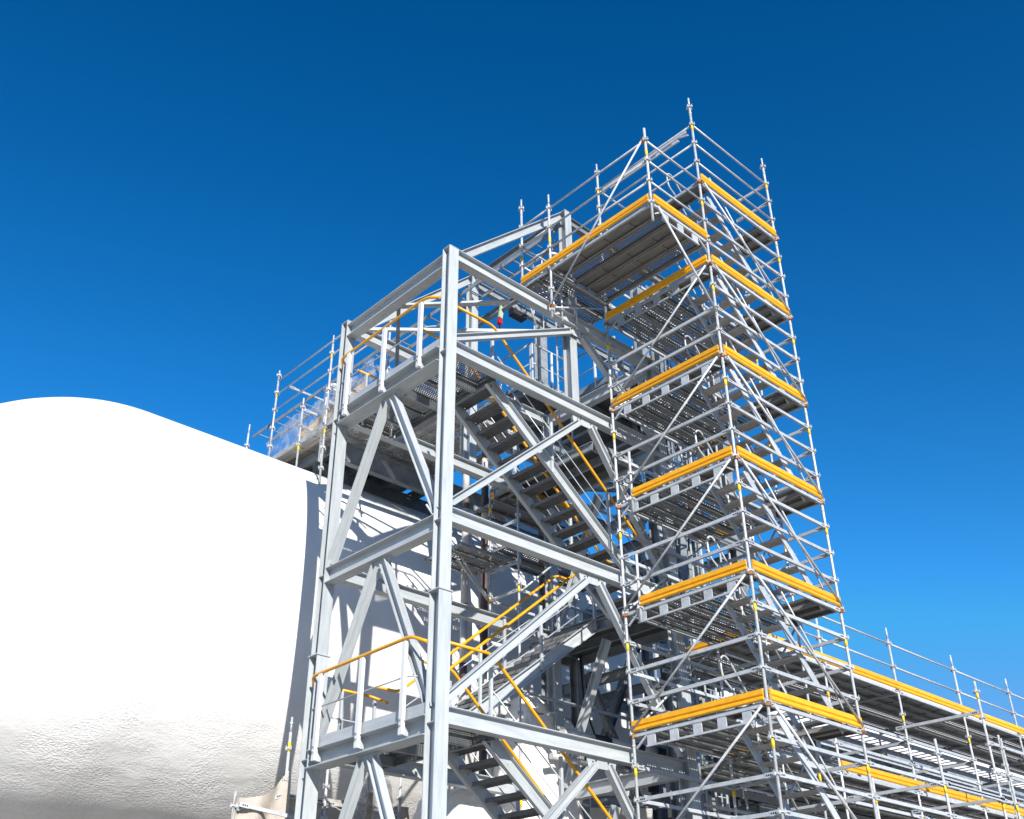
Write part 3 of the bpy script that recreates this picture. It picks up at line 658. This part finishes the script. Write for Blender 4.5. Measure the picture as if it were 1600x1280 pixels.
cable_ladder('cable_ladder', 'grey cable ladder crossing the sky behind the left scaffold rails', (-1.6, 13.5, 9.35), (-1.6, 6.2, 9.35), (1, 0, 0), .45, .42)
cable_ladder('cable_ladder', 'high cable ladder between the raking beam and the runway mast', (-1.0, 7.2, 10.05), (-1.0, 2.95, 10.05), (1, 0, 0), .4, .35)
def sheet(name, pts, nu, nv, amp, sc_, m_, parent, seed=0, th=0):
    """sagging cloth between four corners a,b (top) d,c (bottom)"""
    a, b, c, d = [V(p) for p in pts]; vs, fs = [], []; nrm = (b - a).cross(d - a).normalized()
    for i in range(nu + 1):
        for j in range(nv + 1):
            u, w = i / nu, j / nv; p = (a * (1 - u) + b * u) * (1 - w) + (d * (1 - u) + c * u) * w
            q = noise.noise(p * sc_ + Vector((seed, 0, 0))) + .5 * noise.noise(p * sc_ * 2.3 + Vector((0, seed, 0)))
            vs.append(tuple(p + nrm * (q * amp) - a))
    for i in range(nu):
        for j in range(nv): fs.append((i * (nv + 1) + j, (i + 1) * (nv + 1) + j, (i + 1) * (nv + 1) + j + 1, i * (nv + 1) + j + 1))
    me = bpy.data.meshes.new('m'); me.from_pydata(vs, [], fs); me.materials.append(m_)
    for p in me.polygons: p.use_smooth = True
    return link(name, me, Matrix.Translation(a), parent)
sheet('plastic_sheet', [(-2.26, 11.6, 8.15), (-2.26, 7.2, 8.45), (-2.3, 7.0, 7.3), (-2.3, 11.4, 7.5)], 40, 20, .16, 1.5, M_PLASTIC, ts, 3)
sheet('plastic_sheet', [(-2.0, 7.6, 8.6), (.2, 6.5, 8.4), (.2, 6.5, 7.4), (-2.0, 6.9, 7.3)], 30, 16, .14, 1.8, M_PLASTIC, ts, 9)
sheet('plastic_sheet', [(-2.1, 6.55, 7.5), (1.2, 6.55, 7.6), (1.25, 9.5, 7.42), (-2.2, 9.5, 7.42)], 30, 26, .1, 1.5, M_PLASTIC, ts, 5)
sheet('plastic_sheet', [(-1.9, 10.6, 8.2), (-1.5, 8.6, 8.9), (-1.5, 8.4, 7.8), (-1.7, 10.6, 7.7)], 20, 12, .1, 1.8, M_WOOD, ts, 15)

# ================================================================== PROCESS MODULE behind, under and right of the towers
pm = thing('process_module', 'dark steel process module with floors, columns and ladders behind both towers', 'steel structure', (4, 6, GZ))
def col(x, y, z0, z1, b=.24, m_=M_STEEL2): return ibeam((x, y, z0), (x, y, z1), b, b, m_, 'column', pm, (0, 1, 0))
for x, y, z1 in ((4.14, 4.5, 12.2), (4.92, 4.6, 9.2), (3.5, 4.5, 11.8), (3.0, 7.4, 12.0), (6.2, 4.4, 11.8), (6.2, 7.2, 11.4), (8.6, 4.4, 1.6), (11.6, 4.4, 1.6), (14.6, 4.4, 1.6), (17.6, 4.4, 1.6), (8.6, 7.0, 1.6), (14.6, 7.0, 1.6)):
    c = col(x, y, GZ, z1)
    for z in (1.0, 4.1, 7.0):
        if z < z1 - 1: box((x, y - .135, z), (.2, .014, .45), M_STEEL2, 'splice_plate', c)
# upper floors
def floor(x0, x1, y0, y1, z, nj=4, pl=True):
    ed = .24
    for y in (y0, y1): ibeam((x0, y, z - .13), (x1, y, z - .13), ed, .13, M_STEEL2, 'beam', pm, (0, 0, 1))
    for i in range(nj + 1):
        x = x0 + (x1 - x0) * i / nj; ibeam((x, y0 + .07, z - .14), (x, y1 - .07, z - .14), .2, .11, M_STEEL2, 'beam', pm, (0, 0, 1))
    if pl:
        for i in range(nj):
            a = x0 + (x1 - x0) * i / nj; b = x0 + (x1 - x0) * (i + 1) / nj
            box(((a + b) / 2, (y0 + y1) / 2, z + .006), (b - a - .012, y1 - y0 + .1, .012), M_FLOOR, 'floor_plate', pm)
floor(2.75, 7.2, 4.75, 6.0, 8.95, 4); floor(1.35, 6.0, 6.1, 8.6, 8.85, 4); floor(1.3, 6.6, 6.2, 8.4, 7.6, 4, False)
floor(3.2, 6.6, 4.3, 7.2, 5.7, 3, False); floor(3.2, 6.6, 4.3, 7.2, 2.4, 3, False); floor(5.2, 26, 3.9, 7.2, -.25, 11); floor(7.0, 24, 6.2, 7.3, 2.6, 8, False); floor(7.2, 24, 5.6, 7.3, 1.0, 8); floor(-1.7, 3.2, 9.6, 11.9, 7.5, 5, False)
for x in (8.6, 11.6, 14.6, 17.6, 20.6): ibeam((x, 4.4, 1.7), (x, 7.2, 1.7), .26, .2, M_STEEL2, 'beam', pm, (0, 0, 1)); ibeam((x, 4.5, -.2), (x + 1.4, 4.5, 1.6), .15, .12, M_STEEL2, 'brace', pm)
for y in (4.4, 7.2): ibeam((6.3, y, 1.45), (24, y, 1.45), .26, .16, M_STEEL2, 'beam', pm, (0, 0, 1))
for z in (-.3, 3.4, 6.4): ibeam((2.4, 5.76, z), (4.1, 4.5, z), .2, .12, M_STEEL2, 'beam', pm)
ibeam((4.3, 5.9, 3.3), (2.75, 5.9, .45), .17, .15, M_STEEL2, 'brace', pm); ibeam((2.5, 5.8, 2.2), (3.9, 5.8, -.2), .15, .13, M_STEEL2, 'brace', pm)
ibeam((4.2, 4.3, 5.4), (3.0, 3.6, 2.6), .15, .13, M_STEEL2, 'brace', pm); ibeam((4.2, 4.2, 8.6), (6.1, 4.2, 6.0), .14, .12, M_STEEL2, 'brace', pm)
# rails on the top floors
def rail_run(p0, p1, posts, m_, zb, top=1.1):
    p0, p1 = V(p0), V(p1)
    tube(p0 + V(0, 0, top), p1 + V(0, 0, top), .022, m_, 'handrail', pm); tube(p0 + V(0, 0, top / 2), p1 + V(0, 0, top / 2), .014, M_TUBE, 'knee_rail', pm)
    for i in range(posts + 1): q = p0 + (p1 - p0) * i / posts; bar(q, q + V(0, 0, top), .045, .045, M_WHITEP if i % 2 else M_STEEL, 'rail_post', pm)
    u = (p1 - p0); bar(p0 + V(0, 0, .08), p1 + V(0, 0, .08), .01, .15, M_STEEL2, 'toe_plate', pm)
rail_run((2.75, 4.7, 8.96), (2.75, 6.0, 8.96), 2, M_STEEL2, 0); rail_run((1.4, 6.1, 8.86), (2.7, 6.1, 8.86), 2, M_STEEL, 0); rail_run((1.4, 6.15, 8.86), (1.4, 9.3, 8.86), 3, M_STEEL, 0)
rail_run((3.4, 4.7, 8.96), (7.1, 4.7, 8.96), 4, M_YELLOW, 0); rail_run((2.9, 4.25, 5.7), (6.6, 4.25, 5.7), 4, M_TUBE, 0); rail_run((2.9, 4.25, 2.4), (6.6, 4.25, 2.4), 4, M_TUBE, 0)
rail_run((3.4, 3.85, -.24), (12, 3.85, -.24), 7, M_TUBE, 0)
rail_run((5.2, 5.9, 10.2), (7.2, 5.9, 10.2), 2, M_YELLOW, 0)
# vertical access ladders with rungs between the inner columns
for (x, y, z0, z1) in ((3.72, 4.3, -3, 9.0), (4.45, 4.35, -3, 8.9), (5.6, 4.4, 2, 11.6)):
    a = bar((x, y, z0), (x, y, z1), .05, .02, M_STEEL, 'ladder', pm, (0, 1, 0)); bar((x + .36, y, z0), (x + .36, y, z1), .05, .02, M_STEEL, 'stile', a, (0, 1, 0))
    k = z0 + .15
    while k < z1: tube((x, y, k), (x + .36, y, k), .011, M_TUBE, 'rung', a, 6); k += .3
# clamps, brackets, boxes, small bore lines: densely varied fittings
rnd = random.Random(11)
for i in range(26):
    z = rnd.choice((-.1, .8, 2.6, 3.6, 5.9, 6.8, 9.1, 9.5, 9.8, 9.3, 10.0)); x = rnd.uniform(3.2, 6.9); y = rnd.uniform(4.4, 5.6)
    if z > 8.9: x = rnd.uniform(3.2, 6.8)
    k = i % 3
    if k == 0:
        b = box((x, y, z + .3), (rnd.uniform(.18, .4), .14, rnd.uniform(.25, .5)), rnd.choice((M_WHITEP, M_STEEL2, M_STEEL, M_BLACK)), 'junction_box', pm, bev=.012); tube((x, y, z - .2), (x, y, z + .06), .02, M_TUBE, 'conduit', b, 6)
    elif k == 1:
        path_tube([(x, y, z - .3), (x, y, z + .75), (x + rnd.uniform(-.5, .5), y, z + .9), (x + rnd.uniform(-.6, .6), y + .4, z - .2)], .016, rnd.choice((M_BLACK, M_TUBE, M_TUBE)), 'conduit', pm, bend=.18, sides=6)
    else:
        b = tube((x, y, z - .25), (x, y, z + .65), rnd.uniform(.035, .06), M_INSUL, 'riser_pipe', pm, 10)
        tube((x, y, z + .2), (x, y, z + .26), .10, rnd.choice((M_STEEL2, M_BLUE, M_RED)), 'valve_flange', b, 12)
# valves with hand wheels
def valve(x, y, z, m_, label, s=1.0):
    t = thing('valve', label, 'valve', (x, y, z))
    tube((x - .22 * s, y, z), (x + .22 * s, y, z), .05 * s, m_, 'valve_body', t, 12)
    for q in (-.22, -.06, .06, .22): tube((x + q * s - .012, y, z), (x + q * s + .012, y, z), .095 * s, m_, 'flange', t, 12)
    tube((x, y, z), (x, y, z + .28 * s), .03 * s, M_STEEL2, 'stem', t)
    pts = [(x + .12 * s * math.cos(a * math.pi / 6), y + .12 * s * math.sin(a * math.pi / 6), z + .28 * s) for a in range(13)]
    path_tube(pts, .013 * s, m_, 'hand_wheel', t, sides=6, bend=.01)
    return t
valve(6.3, 3.6, 2.45, M_BLUE, 'blue hand-wheel valve on the pipe end behind the second scaffold lift from below'); valve(4.55, 4.9, .78, M_BLUE, 'blue valve at the elbow of the insulated pipe beside the red cloth')

# ================================================================== PIPES
pp = thing('insulated_pipe', 'thick pale insulated pipe with black bands behind the lowest orange toe board', 'pipe', (1.1, 5, .6))
px = [.9, 1.7, 2.15, 2.9, 3.1, 3.5, 3.9, 4.3]
for i in range(7): tube((px[i], 5, .62 + .05 * i / 6), (px[i + 1], 5, .62 + .05 * (i + 1) / 6), .085 if i % 2 == 0 else .092, (M_INSUL, M_BLACK)[i % 2], 'pipe_section', pp, 14)
path_tube([(4.3, 5, .67), (4.62, 5, .67), (4.75, 5.3, .67), (4.7, 6.2, .7)], .085, M_INSUL, 'elbow', pp, bend=.25, sides=12)
path_tube([(.9, 5.3, .25), (3.2, 5.3, .25)], .06, M_INSUL, 'branch_pipe', pp)
sheet('red_cloth', [(3.9, 4.9, .62), (4.6, 4.88, .66), (4.62, 4.85, .52), (3.85, 4.85, .46)], 14, 5, .05, 6, M_RED, pp, 2)
for k in range(2, 5): bar((px[k], 5, -.1), (px[k], 5, .55), .06, .06, M_STEEL2, 'pipe_support', pp)
for i, (x, lab) in enumerate(((.12, 'pale vertical pipe with dark bands right of the front steel column'), (.66, 'darker vertical pipe beside the pale banded one'))):
    v = thing('vertical_pipe', lab, 'pipe', (x, 6.9, GZ)); z = -1.5; k = i
    tube((x, 6.9, GZ), (x, 6.9, z), .07, M_INSUL, 'pipe_section', v, 12)
    while z < 7:
        L = (.9, .32)[k % 2] if i == 0 else (.3, .9)[k % 2]
        tube((x, 6.9, z), (x, 6.9, z + L), .075 if k % 2 == 0 else .08, (M_INSUL, M_BROWN)[k % 2], 'pipe_section', v, 12); z += L; k += 1
lp = [('long beige pipe under the upper right walkway, nearest the tank', 7.1, 2.95, .13, M_INSUL), ('white pipe running right below the beige one', 6.6, 2.1, .10, M_WHITEP), ('dark thin pipe along the outer edge of the module floor', 4.6, .35, .05, M_BLACK), ('thin grey pipe beside the dark one on the module floor', 4.9, .35, .04, M_TUBE), ('pale pipe under the cable ladders at lower right', 5.3, .55, .09, M_INSUL)]
for lab, y, z, r_, m_ in lp:
    t = thing('long_pipe', lab, 'pipe', (5, y, z)); x = 6.0; k = 0
    while x < 26:
        tube((x, y, z), (x + 2.6, y, z), r_, m_, 'pipe_section', t, 12); tube((x + 2.6, y, z), (x + 2.66, y, z), r_ * 1.12, M_STEEL2, 'joint_ring', t, 12); x += 2.66
for z, y, lab in ((1.62, 3.45, 'upper galvanised cable ladder under the walkway deck at right'), (1.12, 3.42, 'lower galvanised cable ladder directly below the upper right one'), (.62, 3.5, 'lowest galvanised cable ladder above the module floor at right'), (1.45, 4.5, 'middle row cable ladder just inside the outer one at right'), (.95, 4.9, 'inner cable ladder deep under the walkway, in front of the white pipe')):
    cable_ladder('cable_ladder', lab, (4.2 if z < 1.5 else 5.4, y, z), (24, y, z), (0, 1, 0), .62, .32, M_LEDGER if y < 4 else M_STEEL2, .11)
cp = thing('curved_duct', 'pale curved conduit arching between the right-hand cable ladders', 'pipe', (9.0, 4.6, .4))
path_tube([(8.7, 4.3, .1), (8.7, 4.3, .95), (9.5, 4.3, 1.0), (10.2, 4.4, .6)], .07, M_LEDGER, 'duct', cp, bend=.3, sides=10)
cg = thing('ladder_cage', 'white hooped ladder cage behind the left end of the top scaffold platform', 'ladder', (.6, 4.6, 9))
for z in (11.2, 10.9, 10.5, 10.1):
    pts = [(.7 + .38 * math.cos(a * math.pi / 8), 4.8 + .38 * math.sin(a * math.pi / 8), z) for a in range(-1, 15)]
    path_tube(pts, .022 if z < 11 else .035, M_WHITEP, 'hoop', cg, sides=6, bend=.02)
for a in (1, 5, 9): tube((.7 + .38 * math.cos(a * math.pi / 8), 4.8 + .38 * math.sin(a * math.pi / 8), 8.8), (.7 + .38 * math.cos(a * math.pi / 8), 4.8 + .38 * math.sin(a * math.pi / 8), 11.2), .014, M_WHITEP, 'cage_bar', cg, 6)
for s in (-.18, .18): bar((.98, 4.7 + s, 5.8), (.98, 4.7 + s, 11.4), .04, .02, M_STEEL, 'stile', cg)
for k in range(18): tube((.98, 4.52, 6 + k * .3), (.98, 4.88, 6 + k * .3), .01, M_TUBE, 'rung', cg, 6)

# ================================================================== CLOTH BUNDLES
def bundle(name, label, c, s, m_, seed, parent=None):
    bm = bmesh.new(); bmesh.ops.create_icosphere(bm, subdivisions=5, radius=1)
    for v in bm.verts:
        p = v.co.copy(); f = 1 + .22 * noise.noise(p * 1.3 + Vector((seed,) * 3)) + .10 * abs(noise.noise(Vector((p.x * 4, p.y * 4, p.z * 1.0)) + Vector((seed,) * 3)))+ .05 * noise.noise(p * 6)
        e = .62; q = Vector([math.copysign(abs(k) ** e, k) for k in p]); q.x *= 1 - .22 * p.z; q.y *= 1 - .2 * p.z
        v.co = Vector((q.x * s[0], q.y * s[1], q.z * s[2])) * f
    me = bpy.data.meshes.new('m'); bm.to_mesh(me); bm.free(); me.materials.append(m_)
    for p in me.polygons: p.use_smooth = True
    return me
vb = thing('wrapped_valve', 'large valve wrapped in stained white tarpaulin beneath the steel stairs', 'wrapped valve', (1.6, 6.3, GZ))
link('tarpaulin', bundle('', '', None, (.85, .55, 1.3), M_TARP, 4), Matrix.Translation((1.45, 6.2, .15)), vb)
tube((1.62, 6.25, GZ), (1.62, 6.25, -.4), .3, M_STEEL2, 'pedestal', vb, 12); path_tube([(1.0, 5.86, 1.22), (1.12, 5.84, 1.15), (1.26, 5.84, 1.17)], .012, M_RED, 'red_strap', vb, sides=6)
vb = thing('wrapped_pump', 'lower lump wrapped in white cloth at the bottom edge, left of the wrapped valve', 'wrapped pump', (-.6, 6.4, GZ))
link('tarpaulin', bundle('', '', None, (.8, .4, .8), M_TARP, 21), Matrix.Translation((-.4, 6.4, -1.15)), vb); tube((-.4, 6.4, GZ), (-.4, 6.4, -1.7), .3, M_STEEL2, 'pedestal', vb, 12)
pb = thing('plastic_bundle', 'crumpled clear plastic bundle at the bottom between the two front columns', 'plastic bundle', (-2.3, 6.6, GZ))
link('plastic_wrap', bundle('', '', None, (.35, .3, .7), M_PLASTIC, 33), Matrix.Translation((-2.2, 6.5, -.95)), pb); tube((-2.2, 6.5, GZ), (-2.2, 6.5, -.6), .05, M_WOOD, 'timber_post', pb)
# lower left scaffold with netting
ls = thing('netted_scaffold', 'short scaffold with beige netting at the bottom left of the steel tower', 'scaffold', (-3.55, 7, GZ))
for (x, y, zt) in ((-3.54, 7, .52), (-4.42, 7, -.78), (-2.75, 7, .25), (-1.9, 7.0, -.1), (-1.2, 7.0, .3)): standard(x, y, GZ, zt, ls, zr=-3, spigot=(x == -3.54), band0=1.95)
ledger((-4.42, 6.95, -1.05), (-3.54, 7, -.72), ls); ledger((-3.54, 7, -.74), (-2.75, 7, -.74), ls); ledger((-2.75, 7, -.76), (-1.2, 7, -.76), ls); ledger((-4.42, 6.9, -.98), (-3.3, 6.6, -1.15), ls)
# netting hung in a catenary
vs, fs = [], []
for i in range(41):
    for j in range(25):
        u, w = i / 40, j / 24; x = -4.45 + .95 * u; top = -.86 + .55 * u ** 3; z = top * (1 - w) + (-2.6) * w
        y = 6.93 + .06 * math.sin(u * 9 + w * 5) + .05 * noise.noise(Vector((u * 4, w * 5, 0)))
        vs.append((x + 4.45, y - 6.93, z + .8))
for i in range(40):
    for j in range(24): fs.append((i * 25 + j, (i + 1) * 25 + j, (i + 1) * 25 + j + 1, i * 25 + j + 1))
me = bpy.data.meshes.new('m'); me.from_pydata(vs, [], fs); me.materials.append(M_NET)
for p in me.polygons: p.use_smooth = True
link('netting', me, Matrix.Translation((-4.45, 6.93, -.8)), ls)
sheet('netting', [(-3.5, 7.05, -.72), (-.9, 7.1, -.6), (-.9, 7.0, -2.8), (-3.5, 7.0, -2.8)], 40, 24, .12, 1.6, M_NET, ls, 8)

# ================================================================== SMALL THINGS
for y in (9.0, 10.2): ibeam((-1.7, y, 7.05), (3.2, y, 7.05), .5, .16, M_STEEL2, 'beam', pm)
for i, (x, y, z0, z1, lab) in enumerate(((2.0, 5.5, 0, 2.4, 'black cable hanging straight below the mid steel landing'), (3.1, 6.4, .6, 2.4, 'black cable slanting down behind the mid steel landing'), (4.05, 4.2, 9.0, 11.4, 'pair of black cables hanging at the top of the inner columns'))):
    t = thing('hanging_cable', lab, 'cable', (x, y, z0))
    path_tube([(x, y, z1), (x + .05, y, (z0 + z1) / 2), (x + (.5 if i == 1 else 0), y, z0)], .02, M_BLACK, 'cable', t, sides=6)
    if i == 2: path_tube([(x + .12, y, z1), (x + .14, y, z0)], .018, M_BLACK, 'cable', t, sides=6)
